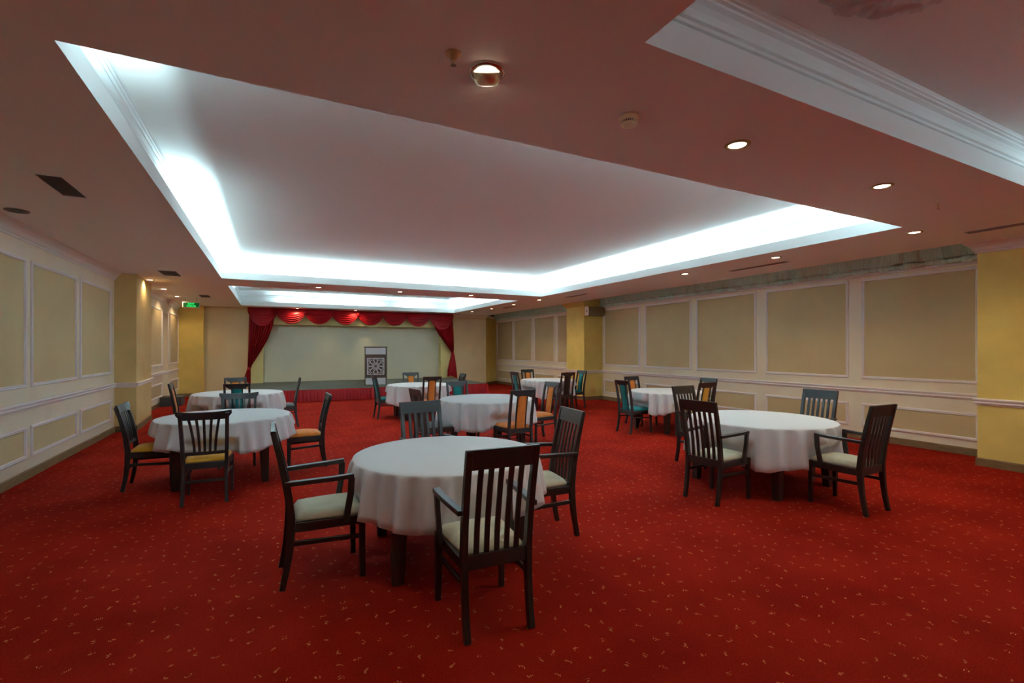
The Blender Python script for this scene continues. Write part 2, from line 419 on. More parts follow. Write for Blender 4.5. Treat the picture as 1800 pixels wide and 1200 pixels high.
# ledge on top of the panelled wall
bm = bmesh.new(); box(bm, XR-.09, 13.13, 2.87, XR, 20.1, 2.895); box(bm, XR-.09, 2.95, 2.87, XR, 12.15, 2.895); struct('trim_14', bm, M['white'])

# ------------------------------------------------------------------ sheer curtain bunched in the recess
def sheer(y0, y1, label, seed):
    rnd = random.Random(seed)
    t = thing('net_curtain', label, 'curtain', (XR, (y0+y1)/2, 2.9), 0, 'net curtains bunched above the panelled wall')
    n = int((y1-y0)*60); ph = [rnd.uniform(0, 6.3) for _ in range(6)]
    yc = (y0+y1)/2
    def hang(u, v):
        y = y0+(y1-y0)*u
        f = .018*math.sin(y*31+ph[0]+2*math.sin(y*2.3+ph[1])) + .010*math.sin(y*57+ph[2]) + .02*math.sin(y*3.7+ph[3])
        z = 2.985+.40*v + .01*math.sin(y*9+ph[4])
        return Vector((-.16+.06*v + f*(1-.5*v), y - yc + .10*v, z-2.9))
    bm = bmesh.new(); grid(bm, hang, n, 5); o = obj('net_panel', bm, M['sheer'], t, smooth=True)
    def roll(u, v):
        y = y0+(y1-y0)*u; a = -PI/2+PI*1.2*v
        r = .045+.012*math.sin(y*17+ph[5])+.008*math.sin(y*41+ph[1]) + .006*math.sin(y*88+ph[2])
        return Vector((-.09-r*1.6*math.cos(a), y-yc, .045+r*math.sin(a)*.95))
    bm = bmesh.new(); grid(bm, roll, n, 7); obj('bunched_hem', bm, M['sheer'], t, smooth=True)
sheer(3.0, 12.1, 'long white net curtain bunched above the panelled wall between the two mustard pillars', 1)
sheer(13.2, 20.0, 'white net curtain bunched above the panelled wall behind the far mustard pillar', 2)

# ------------------------------------------------------------------ stage
stage = thing('stage_platform', 'low grey carpeted stage with a pleated red skirt under the curtains', 'stage', (3.1, 17, 0))
SX0, SX1, SY0, SZ = -0.62, 6.85, 15.5, 0.37
bm = bmesh.new(); box(bm, SX0-3.1, SY0-17, .02, SX1-3.1, 19.19-17, SZ); box(bm, OX0-3.1+.0, 19.19-17, .02, OX1-3.1, 19.54-17, SZ)
obj('deck', bm, M['deck'], stage)
def skirt():
    bm = bmesh.new(); path = [(SX0, 19.1), (SX0, SY0), (SX1, SY0), (SX1, 19.1)]
    pts = []; step = .014
    for a, b in zip(path[:-1], path[1:]):
        a, b = Vector(a), Vector(b); n = int((b-a).length/step); e = (b-a).normalized(); nn = Vector((e.y, -e.x))
        for i in range(n): pts.append((a+e*(i*step), nn, (b-a).length))
    rows = []
    rnd = random.Random(5); wob = [rnd.uniform(-1, 1) for _ in range(len(pts)//9+2)]
    for z, amp, out in ((.365, .004, .012), (.30, .012, .022), (.15, .018, .03), (.012, .022, .04)):
        row = []
        for i, (p, nn, _) in enumerate(pts):
            s = i*step/.105; k = int(i/9)
            f = amp*(abs(math.sin(PI*s))**.7*2-1)*(1+.3*wob[k])
            q = p+nn*(-(out+f)) if False else p - Vector((0, 0)) + nn*(out+f)
            row.append(bm.verts.new((q.x-3.1, q.y-17, z)))
        rows.append(row)
    for j in range(len(rows)-1):
        for i in range(len(pts)-1): bm.faces.new((rows[j][i], rows[j][i+1], rows[j+1][i+1], rows[j+1][i]))
    return bm
obj('pleated_skirt', skirt(), M['velvet'], stage, smooth=True)

# ------------------------------------------------------------------ stage curtains
CY = 19.06
val = thing('curtain_valance', 'scalloped red valance of eight swags across the top of the stage opening', 'curtain', (3.05, CY, 3.0))
edges = [-.70, .17, 1.12, 2.05, 2.98, 3.92, 4.85, 5.82, 6.80]
for i in range(8):
    xa, xb = edges[i], edges[i+1]; cx, hw = (xa+xb)/2, (xb-xa)/2+.035
    deep = 2.38 if i in (0, 7) else 2.50
    def sw(u, v, cx=cx, hw=hw, deep=deep, i=i):
        s = u*2-1
        z = 3.035 - v*((3.035-2.86)+(2.86-deep)*(1-abs(s)**2.3))
        fold = 0
        if v > .35: fold = .022*math.sin((v-.35)/.65*4.6*2*PI+.6*s)*(1-abs(s)**4*.6)
        y = -.03-.10*math.sin(min(1, v*1.15)*PI*.62)*(1-.35*s*s) - fold
        x = cx + hw*s*(1-.02*v)
        return Vector((x-3.05, y, z-3.0))
    bm = bmesh.new(); grid(bm, sw, 28, 40); obj('swag', bm, M['velvet'], val, smooth=True)
for i in range(1, 8):
    bm = bmesh.new()
    x = edges[i]-3.05
    for k in range(5):
        a = -.03+.015*k
        bar(bm, [(x+a*.5, -.10, .03), (x+a, -.135, -.07), (x+a*1.6, -.12, -.17)], .012, .03)
    obj('gathered_pleat', bm, M['velvet'], val, smooth=True)
bm = bmesh.new(); box(bm, -.72-3.05, -.03, -.01, 6.82-3.05, .12, .045); obj('rail', bm, M['velvet'], val)

def drape(name_label, outer, inner, tie, tail, sgn):
    """outer/inner: lists of (z, x); tie=(x,z,w); tail=(x0,x1,z)"""
    t = thing('stage_curtain', name_label, 'curtain', (tie[0], CY+.02, tie[1]), 0, 'red stage drapes tied at the sides')
    def interp(tab, z):
        for (za, xa), (zb, xb) in zip(tab[:-1], tab[1:]):
            if zb <= z <= za:
                k = (za-z)/(za-zb); return xa+(xb-xa)*k
        return tab[-1][1]
    z0 = 3.0
    def fn(u, v):
        z = z0+(tie[1]-z0)*v
        xo, xi = interp(outer, z), interp(inner, z)
        wd = abs(xi-xo)
        uu = u
        # the inner edge hangs a little lower than the outer, as pulled cloth does
        zz = z + .10*(1-u)*v*(1-v)*2
        f = min(.045, wd*.13)*math.sin(u*9.5*2*PI+.8*math.sin(v*3)) + .01*math.sin(u*23*2*PI)*min(1, wd)
        return Vector((xo+(xi-xo)*uu-tie[0], -.05+f-.05*math.sin(v*PI), zz-tie[1]))
    bm = bmesh.new(); grid(bm, fn, 150, 40); obj('drape', bm, M['velvet'], t, smooth=True)
    def tl(u, v):
        z = tie[1]+(tail[2]-tie[1])*v
        xo = tie[0]-tie[2]/2+(tail[0]-tie[0]+tie[2]/2)*min(1, v*1.4); xi = tie[0]+tie[2]/2+(tail[1]-tie[0]-tie[2]/2)*v**.6
        f = .022*math.sin(u*4.5*2*PI+v)*(.4+v)
        return Vector((xo+(xi-xo)*u-tie[0], -.05+f, z-tie[1]+(.05*math.sin(u*5)*v)))
    bm = bmesh.new(); grid(bm, tl, 60, 14); obj('tail', bm, M['velvet'], t, smooth=True)
    bm = bmesh.new()
    lathe(bm, [(.03, -.05), (.06, -.03), (.066, 0), (.06, .03), (.03, .05)], 16)
    for v in bm.verts: v.co.y = v.co.y*.8-.06; v.co.x *= tie[2]/.12
    obj('tieback', bm, M['velvet'], t, smooth=True)
drape('long red drape tied low against the yellow wall beside the green lit sign', [(3.05, -.68), (2.2, -.70), (1.2, -.73), (.85, -.74)],
      [(3.05, .15), (2.45, .06), (2.0, -.08), (1.7, -.22), (1.45, -.36), (1.2, -.50), (1.0, -.61), (.85, -.64)], (-.69, .90, .10), (-.86, -.64, .40), 1)
drape('long red drape tied halfway up beside the bare beige wall', [(3.05, 6.80), (2.2, 6.86), (1.6, 6.88), (1.35, 6.86)],
      [(3.05, 5.95), (2.45, 6.03), (2.2, 6.18), (1.95, 6.38), (1.7, 6.58), (1.5, 6.74), (1.35, 6.78)], (6.82, 1.42, .10), (6.60, 7.02, .42), -1)

# ------------------------------------------------------------------ lectern
lec = thing('lectern', 'dark brown lectern with a white rosette lattice on its front', 'lectern', (3.2, 16.62, SZ), math.radians(-14))
W2, D2, H2 = .355, .22, 1.27
bm = bmesh.new(); box(bm, -W2, -D2, .0, W2, D2, H2); obj('body', bm, M['lecternside'], lec, bevel=.004)
bm = bmesh.new(); box(bm, -W2-.03, -D2-.03, H2, W2+.03, D2+.03, H2+.025); obj('top_board', bm, M['lectern'], lec, bevel=.004)
bm = bmesh.new()
box(bm, -W2, -D2-.012, 0, -W2+.03, -D2, H2); box(bm, W2-.03, -D2-.012, 0, W2, -D2, H2); box(bm, -W2+.03, -D2-.010, .25, W2-.03, -D2, 1.03)
obj('front_board', bm, M['lectern'], lec)
bm = bmesh.new(); box(bm, -W2+.03, -D2-.008, 1.035, W2-.03, -D2, H2-.01); obj('white_panel', bm, M['whitepanel'], lec)
bm = bmesh.new(); box(bm, -W2+.03, -D2-.008, .02, W2-.03, -D2, .245); obj('white_panel', bm, M['whitepanel'], lec)
bm = bmesh.new(); yl = -D2-.020; cz = .635; hs = .27
def lb(pts, wd=.018):
    P = [(p[0], yl, cz+p[1]) for p in pts]
    for a, b in zip(P[:-1], P[1:]):
        d = Vector(b)-Vector(a)
        if d.length > 1e-5: bar(bm, [a, b], .012, wd, axis=(0, 1, 0))
lb([(-hs, -hs), (hs, -hs), (hs, hs), (-hs, hs), (-hs, -hs)], .022)
lb([(.055*math.cos(a*PI/6), .055*math.sin(a*PI/6)) for a in range(13)], .016)
for k in range(10):
    a = PI/2+k*PI/5
    e, n_ = Vector((math.cos(a), math.sin(a))), Vector((-math.sin(a), math.cos(a)))
    R0, R1, hw = .085, .235, .058
    lb([e*R0, e*.155+n_*hw*.75, e*.20+n_*hw, e*.245+n_*.03, e*.245-n_*.03, e*.20-n_*hw, e*.155-n_*hw*.75, e*R0], .014)
    a2 = a+PI/10; e2 = Vector((math.cos(a2), math.sin(a2)))
    lb([e2*.055, e2*.115], .012)
    m_ = max(abs(e2.x), abs(e2.y)); lb([e2*.205, e2*(hs/m_)], .014)
for sx in (-1, 1):
    for sy in (-1, 1):
        lb([(sx*.27, sy*.14), (sx*.14, sy*.27)], .014); lb([(sx*.27, sy*.27), (sx*.19, sy*.19)], .014)
obj('rosette_lattice', bm, M['whitepanel'], lec)

# ------------------------------------------------------------------ chairs
def rk(tab):
    def f(z):
        if z <= tab[0][1]: return tab[0][0]
        for (ya, za), (yb, zb) in zip(tab[:-1], tab[1:]):
            if za <= z <= zb: return ya+(yb-ya)*(z-za)/(zb-za)
        return tab[-1][0]
    return f
def cushion(w0, w1, y0, y1, z0, dome, th):
    """trapezoid cushion, w0 = half width at the back, w1 at the front"""
    bm = bmesh.new(); n = 12; rows = []
    def prof(s):   # 0 at edge .. 1 in the middle
        return math.sqrt(max(0, 1-(1-min(1, s*4))**2))
    top = [[None]*(n+1) for _ in range(n+1)]
    for j in range(n+1):
        for i in range(n+1):
            u, v = i/n*2-1, j/n*2-1
            uu = math.copysign(abs(u)**.8, u); vv = math.copysign(abs(v)**.8, v)
            cr = 1-.06*(abs(uu)**6)*(abs(vv)**6)
            e = min(1-abs(uu), 1-abs(vv))
            y = (y0+y1)/2+(y1-y0)/2*vv*cr; hwid = (w0+(w1-w0)*(vv+1)/2)*uu*cr
            z = z0+th*(.35+.65*prof(e))+dome*(1-uu*uu)*(1-vv*vv)
            top[j][i] = bm.verts.new((hwid, y, z))
    for j in range(n):
        for i in range(n): bm.faces.new((top[j][i], top[j][i+1], top[j+1][i+1], top[j+1][i]))
    ring = [top[0][i] for i in range(n+1)]+[top[j][n] for j in range(1, n+1)]+[top[n][i] for i in range(n-1, -1, -1)]+[top[j][0] for j in range(n-1, 0, -1)]
    low = [bm.verts.new((v.co.x*.99, v.co.y, z0)) for v in ring]
    for k in range(len(ring)):
        q = (k+1) % len(ring); bm.faces.new((ring[k], ring[q], low[q], low[k]))
    bm.faces.new(low)
    return bm
def shaped(bm, outline, rake, t, off=0, nz=6, curve=0):
    """polygon in XZ (list of top pts & bottom pts as columns) extruded to thickness t along y with rake"""
    # outline: list of (x, zlow, zhigh)
    F = []
    for x, zl, zh in outline:
        col = []
        for k in range(nz+1):
            z = zl+(zh-zl)*k/nz
            y = rake(z)+off-curve*(1-(x/.22)**2)
            col.append((bm.verts.new((x, y-t/2, z)), bm.verts.new((x, y+t/2, z))))
        F.append(col)
    for a, b in zip(F[:-1], F[1:]):
        for k in range(nz):
            for s in (0, 1): bm.faces.new((a[k][s], b[k][s], b[k+1][s], a[k+1][s]))
        bm.faces.new((a[0][0], a[0][1], b[0][1], b[0][0])); bm.faces.new((a[nz][0], a[nz][1], b[nz][1], b[nz][0]))
    for a in (F[0], F[-1]):
        for k in range(nz): bm.faces.new((a[k][0], a[k][1], a[k+1][1], a[k+1][0]))
def rear_leg(sx, x0, x1, rake, top, wd=.034, th=.042, lowsplay=0):
    bm = bmesh.new(); zs = [0, .1, .2, .3, .38, .44, .52, .62, .72, .82, .92, top]
    pts = []; ths = []
    for z in zs:
        k = z/top; x = x0+(x1-x0)*k+lowsplay*max(0, 1-z/.4)**1.5
        pts.append((sx*x, rake(z), z)); ths.append(th*(.80+.35*math.exp(-((z-.42)/.22)**2)) if z < .42 else th*(1.15-.40*(z-.42)/.6))
    bar(bm, pts, wd, ths); return bm
def chair_root(name): return bpy.data.objects.new(name, None)
def make_chair(kind, fab, wood, label, group, loc, rot, splat=None):
    wm = M[wood]; fm = M[fab]
    nm = {'A': 'armchair', 'B': 'dining_chair', 'C': 'dining_chair'}[kind]
    t = thing(nm, label, 'chair', loc, rot, group)
    BV = .003
    if kind == 'A':
        rake = rk([(-.262, 0), (-.232, .15), (-.212, .32), (-.207, .45), (-.225, .62), (-.268, .85), (-.318, 1.06)])
        xr, xf, yf, top = .196, .215, .245, 1.055
        for s in (-1, 1):
            obj('leg', rear_leg(s, .192, .200, rake, top, .036, .046), wm, t, bevel=BV)
            bm = bmesh.new(); bar(bm, [(s*(xf+.004), yf+.004, 0), (s*xf, yf, .25), (s*xf, yf, .44)], [.033, .040, .042], [.033, .040, .042]); obj('leg', bm, wm, t, bevel=BV)
        bm = bmesh.new()
        box(bm, -.19, -.222, .375, .19, -.195, .455)
        box(bm, -.20, yf-.015, .375, .20, yf+.015, .435)
        for s in (-1, 1): bar(bm, [(s*.196, -.2, .405), (s*xf, yf, .405)], .026, .062, axis=(1, 0, 0))
        obj('seat_frame', bm, wm, t, bevel=BV)
        obj('seat', cushion(.185, .218, -.185, .262, .437, .022, .05), fm, t, smooth=True)
        bm = bmesh.new(); xs = [-.2185+.437*i/8 for i in range(9)]
        shaped(bm, [(x, .945, 1.06) for x in xs], rake, .026, curve=-.0)
        obj('crest_rail', bm, wm, t, bevel=BV)
        bm = bmesh.new()
        for i in range(5):
            x = -.122+.061*i
            bar(bm, [(x, rake(z)+.002, z) for z in (.44, .52, .62, .75, .85, .96)], .031, .014)
        obj('back_slats', bm, wm, t, bevel=.002)
        for s in (-1, 1):
            bm = bmesh.new(); bar(bm, [(s*.196, -.225, .30), (s*.213, yf, .285)], .020, .032); obj('stretcher', bm, wm, t, bevel=BV)
            bm = bmesh.new()
            bar(bm, [(s*.218, -.245, .705), (s*.232, -.10, .71), (s*.245, .06, .715), (s*.248, .185, .722)], .046, .030)
            bar(bm, [(s*.248, .170, .71), (s*.243, .165, .60), (s*.238, .145, .48), (s*.238, .135, .40)], .030, .042)
            obj('armrest', bm, wm, t, bevel=.005, seg=2)
    if kind == 'B':
        rake = rk([(-.235, 0), (-.205, .15), (-.190, .32), (-.188, .44), (-.205, .60), (-.245, .80), (-.300, .97)])
        top = .945; yf = .22
        for s in (-1, 1):
            obj('leg', rear_leg(s, .178, .205, rake, top, .034, .044, .018), wm, t, bevel=BV)
            bm = bmesh.new(); bar(bm, [(s*.207, yf+.005, 0), (s*.205, yf, .25), (s*.205, yf, .42)], [.028, .036, .040], [.028, .036, .040]); obj('leg', bm, wm, t, bevel=BV)
        bm = bmesh.new()
        box(bm, -.175, -.20, .36, .175, -.175, .425); box(bm, -.19, yf-.015, .36, .19, yf+.015, .425)
        for s in (-1, 1): bar(bm, [(s*.183, -.19, .392), (s*.205, yf, .392)], .026, .065)
        obj('seat_frame', bm, wm, t, bevel=BV)
        obj('seat', cushion(.185, .215, -.175, .25, .425, .035, .035), fm, t, smooth=True)
        bm = bmesh.new(); out = []
        for i in range(17):
            x = -.245+.49*i/16; a = abs(x)/.245
            lo = .875+.055*max(0, (a-.82)/.18)**1.2; hi = .955+.014*a**3
            out.append((x, lo, hi))
        shaped(bm, out, rake, .024, curve=.028, off=.012)
        obj('crest_rail', bm, wm, t, bevel=BV)
        bm = bmesh.new(); shaped(bm, [(-.185+.37*i/8, .505, .54) for i in range(9)], rake, .020, nz=1, curve=.01, off=.004); obj('lower_rail', bm, wm, t, bevel=.002)
        bm = bmesh.new()
        for i in range(5):
            k = i-2
            bar(bm, [(k*(.045+.024*((z-.52)/.4)**1.6), rake(z)+.004-.012*(1-abs(k)/3)-.004, z) for z in (.52, .60, .70, .80, .90)], .024, .012)
        obj('back_slats', bm, wm, t, bevel=.002)
        for s in (-1, 1):
            bm = bmesh.new(); bar(bm, [(s*.182, -.195, .29), (s*.205, yf, .275)], .018, .030); obj('stretcher', bm, wm, t, bevel=BV)
        bm = bmesh.new(); bar(bm, [(-.18, -.20, .235), (.18, -.20, .235)], .018, .028, axis=(0, 1, 0)); obj('stretcher', bm, wm, t, bevel=BV)
    if kind == 'C':
        rake = rk([(-.255, 0), (-.222, .15), (-.205, .32), (-.20, .44), (-.215, .60), (-.255, .82), (-.295, 1.0)])
        top = .985; yf = .235
        sp = M[splat or fab]
        for s in (-1, 1):
            obj('leg', rear_leg(s, .182, .186, rake, top, .034, .042, .012), wm, t, bevel=BV)
            bm = bmesh.new(); bar(bm, [(s*.205, yf+.005, 0), (s*.202, yf, .25), (s*.202, yf, .42)], [.028, .036, .040], [.028, .036, .040]); obj('leg', bm, wm, t, bevel=BV)
        bm = bmesh.new()
        box(bm, -.175, -.212, .36, .175, -.187, .43); box(bm, -.19, yf-.015, .36, .19, yf+.015, .425)
        for s in (-1, 1): bar(bm, [(s*.185, -.20, .392), (s*.202, yf, .392)], .026, .065)
        obj('seat_frame', bm, wm, t, bevel=BV)
        obj('seat', cushion(.182, .21, -.18, .26, .425, .025, .042), fm, t, smooth=True)
        bm = bmesh.new(); out = []
        for i in range(25):
            x = -.203+.406*i/24; a = abs(x)
            if a > .165: lo = .955
            elif a > .085: lo = .955-.055*(1-((a-.085)/.08))**.6*1.0
            else: lo = .90+.012*(1-(a/.085)**2)
            out.append((x, lo, 1.0))
        shaped(bm, out, rake, .026, nz=3); obj('crest_rail', bm, wm, t, bevel=.002)
        bm = bmesh.new()
        for s in (-1, 1): bar(bm, [(s*.079, rake(z), z) for z in (.42, .55, .68, .80, .91)], .019, .022)
        obj('splat_frame', bm, wm, t, bevel=.002)
        bm = bmesh.new()
        def pad(u, v, fs):
            x = (u*2-1)*.071; z = .43+.48*v
            e = (1-(2*u-1)**4)*(1-(2*v-1)**8)
            return Vector((x, rake(z)+fs*(.006+.014*e), z))
        for fs in (-1, 1): grid(bm, lambda u, v: pad(u, v, fs), 8, 14)
        obj('back_pad', bm, sp, t, smooth=True)
        for s in (-1, 1):
            for zz in ((.30, .285), (.20, .195)) if s in (-1, 1) else ():
                bm = bmesh.new(); bar(bm, [(s*.185, -.215, zz[0]), (s*.202, yf, zz[1])], .016, .024); obj('stretcher', bm, wm, t, bevel=.002)
                break
        bm = bmesh.new(); bar(bm, [(-.195, .03, .292), (.195, .03, .292)], .018, .024, axis=(0, 1, 0)); obj('stretcher', bm, wm, t, bevel=.002)
    return t
masters = {}
REAR = {'A': .262, 'B': .235, 'C': .255}
CHAIRS = []
def chair(kind, fab, wood, rx, ry, rot, label, group, splat=None):
    """rx, ry: the point on the floor halfway between the two back feet; rot: degrees, 0 faces +Y"""
    r = math.radians(rot); d = REAR[kind]
    loc = (rx-math.sin(r)*d, ry+math.cos(r)*d, 0)
    CHAIRS.append((loc[0], loc[1], r, kind))
    k = (kind, fab, wood, splat)
    if k in masters: return dup(masters[k], loc, r, label, group)
    masters[k] = make_chair(kind, fab, wood, label, group, loc, r, splat)
    return masters[k]
GA = 'slatted armchairs with cream seats'; GB = 'fan-slatted chairs around the oval-looking table near the panelled wall'; GC = 'padded-splat dining chairs'
GB = 'fan-slatted dining chairs without arms'
# front table
chair('A', 'creamfab', 'espresso', .065, 3.69, -90, 'espresso armchair seen side-on with both arms in full view, at the nearest table', GA)
chair('A', 'creamfab', 'espresso', 1.14, 2.40, -3, 'largest espresso slatted armchair, seen from behind in front of the nearest white table', GA)
chair('A', 'creamfab', 'espresso', 2.36, 3.58, 84, 'espresso armchair across the nearest table from the side-on armchair', GA)
chair('A', 'creamfab', 'sheened', 1.37, 4.74, 184, 'charcoal slatted armchair on the stage side of the nearest table, only its back showing', GA)
# right front table
chair('A', 'creamfab', 'espresso', 4.015, 3.56, -84, 'espresso slatted armchair on the room side of the large table by the panelled wall', GA)
chair('A', 'creamfab', 'espresso', 5.245, 2.52, 0, 'espresso armchair nearest the near mustard pillar, back leg with a pale nick', GA)
chair('A', 'creamfab', 'sheened', 6.40, 3.76, 92, 'charcoal slatted armchair backed against the panelled wall behind the large white table', GA)
chair('A', 'creamfab', 'espresso', 5.34, 5.0, 182, 'espresso armchair half hidden behind another armchair, between two tables', GA)
# left table
chair('B', 'amber', 'sheened', -1.485, 6.91, -90, 'charcoal fan-slatted chair with amber seat nearest the panelled wall and pillar', GB)
chair('B', 'amber', 'sheened', -.61, 5.785, -1, 'charcoal fan-slatted chair with amber seat seen straight from behind against the white cloth', GB)
chair('B', 'orange', 'sheened', .67, 7.12, 90, 'charcoal fan-slatted chair with burnt orange seat seen side-on', GB)
chair('B', 'amber', 'sheened', -.41, 7.85, 180, 'charcoal fan-slatted chair facing the camera over the white table, its seat hidden', GB)
# far left table
chair('C', 'orange', 'sheened', -1.525, 10.05, -88, 'charcoal chair with orange seat and splat at the far table, nearest the low grey box', GC)
chair('C', 'teal', 'sheened', -.52, 9.42, -2, 'charcoal chair with teal splat behind the fan-slatted chair at the far table', GC)
chair('C', 'orange', 'sheened', -.66, 11.35, 180, 'charcoal chair with orange splat at the far table, nearest the low-tied red drape', GC)
chair('C', 'grey', 'sheened', .50, 10.88, 90, 'charcoal chair with grey seat seen side-on before the red stage skirt', GC)
# middle table
chair('C', 'orange', 'sheened', 3.27, 6.14, 1, 'charcoal chair with long orange splat in front of the middle table', GC)
chair('C', 'orange', 'sheened', 4.47, 7.30, 98, 'charcoal chair with orange splat and seat angled at the end of the middle table', GC)
chair('C', 'grey', 'brown', 1.93, 6.95, -84, 'brown chair with grey seat at the end of the middle table, partly hidden by slats', GC, 'darkbrownfab')
chair('C', 'teal', 'sheened', 3.04, 8.22, 180, 'charcoal chair with teal splat just behind the middle table', GC)
# far middle table
chair('C', 'teal', 'sheened', 2.14, 11.2, -88, 'charcoal chair with teal seat side-on in front of the lectern', GC)
chair('C', 'orange', 'brown', 3.08, 9.90, 0, 'dark chair with orange splat seen from behind before the table nearest the stage', GC)
chair('C', 'orange', 'sheened', 3.14, 11.84, 180, 'charcoal chair with orange splat between the stage and its nearest table', GC)
chair('C', 'grey', 'sheened', 4.12, 10.85, 88, 'dark chair in narrow view at the stage-corner end of a table', GC, 'darkbrownfab')
# far right table
chair('C', 'teal', 'sheened', 5.66, 11.0, -88, 'dark chair with narrow teal splat at the farthest table along the panelled wall', GC)
chair('C', 'orange', 'sheened', 6.58, 12.0, 180, 'dark chair with orange splat behind the farthest table along the panelled wall', GC)
chair('C', 'grey', 'brown', 6.68, 10.1, 0, 'brown chair with dark splat and grey seat before the far mustard pillar', GC, 'darkbrownfab')
chair('C', 'teal', 'sheened', 7.60, 10.82, 92, 'dark chair with teal splat and seat right under the far mustard pillar', GC)
# right middle table
chair('C', 'teal', 'sheened', 5.975, 7.12, -90, 'charcoal chair with bright teal seat and splat, nearest the open carpet', GC)
chair('C', 'orange', 'sheened', 6.98, 8.02, 182, 'charcoal chair with orange splat behind the teal-seated chair', GC)
chair('C', 'amber', 'brown', 6.85, 5.96, 0, 'dark brown chair with amber splat between the two tables by the panelled wall', GC)
chair('C', 'grey', 'sheened', 7.90, 6.83, 90, 'charcoal chair backed to the panelled wall behind the amber-splat chair', GC)

# ------------------------------------------------------------------ tables and cloths
def table(cx, cy, r, hem, seed, lab_t, lab_c, rotleg=0, legd=.43):
    rnd = random.Random(seed)
    t = thing('round_table', lab_t, 'table', (cx, cy, 0), rotleg, 'round banquet tables')
    bm = bmesh.new(); lathe(bm, [(r-.006, .725), (r-.002, .73), (r-.002, .75), (r-.006, .754)], 64); obj('tabletop', bm, M['tleg'], t)
    bm = bmesh.new()
    for a in range(4):
        c, s = math.cos(a*PI/2), math.sin(a*PI/2)
        p0 = Vector((legd*c-legd*s, legd*s+legd*c, .67)); p1 = Vector((-legd*c-legd*s, -legd*s+legd*c, .67))
        bar(bm, [p0, p1], .09, .03, axis=(0, 0, 1))
    obj('apron', bm, M['tleg'], t)
    for sx in (-1, 1):
        for sy in (-1, 1):
            bm = bmesh.new(); x, y = sx*legd, sy*legd
            # tapered leg with a slight flare of its outer faces
            for (za, zb, wa, wb) in ((0, .55, .078, .112), (.55, .725, .112, .112)):
                vs = []
                for z, wd in ((za, wa), (zb, wb)):
                    ox, oy = sx*.056, sy*.056
                    vs.append([bm.verts.new((x+ox-sx*(0 if qx else wd), y+oy-sy*(0 if qy else wd), z)) for qx, qy in ((1, 1), (0, 1), (0, 0), (1, 0))])
                for k in range(4): bm.faces.new((vs[0][k], vs[0][(k+1) % 4], vs[1][(k+1) % 4], vs[1][k]))
                if za == 0: bm.faces.new(vs[0])
            obj('leg', bm, M['tleg'], t, bevel=.006)
    # the cloth
    n = 432; amp = [(k, rnd.uniform(.5, 1)*(1.0 if 17 <= k <= 32 else .3), rnd.uniform(0, 6.28)) for k in (3, 7, 12, 17, 20, 23, 26, 29, 32, 41)]
    hph = [rnd.uniform(0, 6.28) for _ in range(4)]
    near = [(x, y, rr, k) for x, y, rr, k in CHAIRS if math.hypot(x-cx, y-cy) < 1.6]
    def rmax(th):
        best = 9
        for x, y, rr, k in near:
            hw, y0, y1 = (.232, -.24, .275)
            # ray from the table centre in chair space
            dx, dy = cx-x, cy-y; c, s = math.cos(-rr), math.sin(-rr)
            ox, oy = dx*c-dy*s, dx*s+dy*c
            vx, vy = math.cos(th)*c-math.sin(th)*s, math.cos(th)*s+math.sin(th)*c
            t0, t1 = 0, 9
            for o_, v_, a, b in ((ox, vx, -hw, hw), (oy, vy, y0, y1)):
                if abs(v_) < 1e-9:
                    if not a < o_ < b: t0, t1 = 1, 0
                    continue
                ta, tb = sorted(((a-o_)/v_, (b-o_)/v_)); t0, t1 = max(t0, ta), min(t1, tb)
            if t0 < t1: best = min(best, t0-.012)
        return best
    RM = [rmax(2*PI*i/n) for i in range(n)]
    RM = [min(RM[(i+k) % n] + abs(k)*.012 for k in range(-3, 4)) for i in range(n)]
    top = .762
    prof = [0, .004, .012, .03, .06, .10, .15, .20, .25, .30, .35, .40]
    nd = len(prof)
    bm = bmesh.new(); rings = []
    cv = bm.verts.new((0, 0, top))
    for rr in (.25, .5, .68): rings.append([bm.verts.new((rr*r/.75*math.cos(2*PI*i/n), rr*r/.75*math.sin(2*PI*i/n), top)) for i in range(n)])
    for j, d in enumerate(prof):
        row = []
        for i in range(n):
            th = 2*PI*i/n
            f = sum(a*math.sin(k*th+p) for k, a, p in amp)/2.2
            f = max(-1.3, min(1.3, f)); f = f*1.25 if f > 0 else f*.9
            f = math.copysign(abs(f)**.85, f)
            drop = (hem + .022*math.sin(2*th+hph[0])+.03*math.sin(3*th+hph[1])+.012*math.sin(9*th+hph[2]) - .018*f)
            q = d/.40
            if j == 0: rad, z = r, top
            elif j == 1: rad, z = r+.006, top-.003
            else:
                z = top-.004-drop*q
                rad = r+.008+.036*q**.8 + .042*f*q**.5
            if z < .60:
                lim = max(r-.19, RM[i]); k = min(1, (.60-z)/.07)
                if rad > lim: rad = rad+(lim-rad)*k
            row.append(bm.verts.new((rad*math.cos(th), rad*math.sin(th), z)))
        rings.append(row)
    for i in range(n): bm.faces.new((cv, rings[0][i], rings[0][(i+1) % n]))
    for a, b in zip(rings[:-1], rings[1:]):
        for i in range(n): bm.faces.new((a[i], b[i], b[(i+1) % n], a[(i+1) % n]))
    o = obj('tablecloth', bm, M['cloth'], smooth=True); o.location = (cx, cy, 0)
    tag(o, lab_c, 'tablecloth', 'white round tablecloths')
    so = o.modifiers.new('solid', 'SOLIDIFY'); so.thickness = .0025; so.offset = -1
    return o
table(1.27, 3.67, .722, .365, 11, 'round table with dark tapered legs nearest the camera, under a white cloth', 'white cloth on the nearest table, hanging in pleats above dark tapered legs', rotleg=math.radians(-5), legd=.445)
table(5.24, 3.76, .785, .42, 12, 'round table with dark legs by the panelled wall, ringed by four cream-seated armchairs', 'long white cloth on the large table by the panelled wall, among cream-seated armchairs', rotleg=math.radians(4), legd=.49)
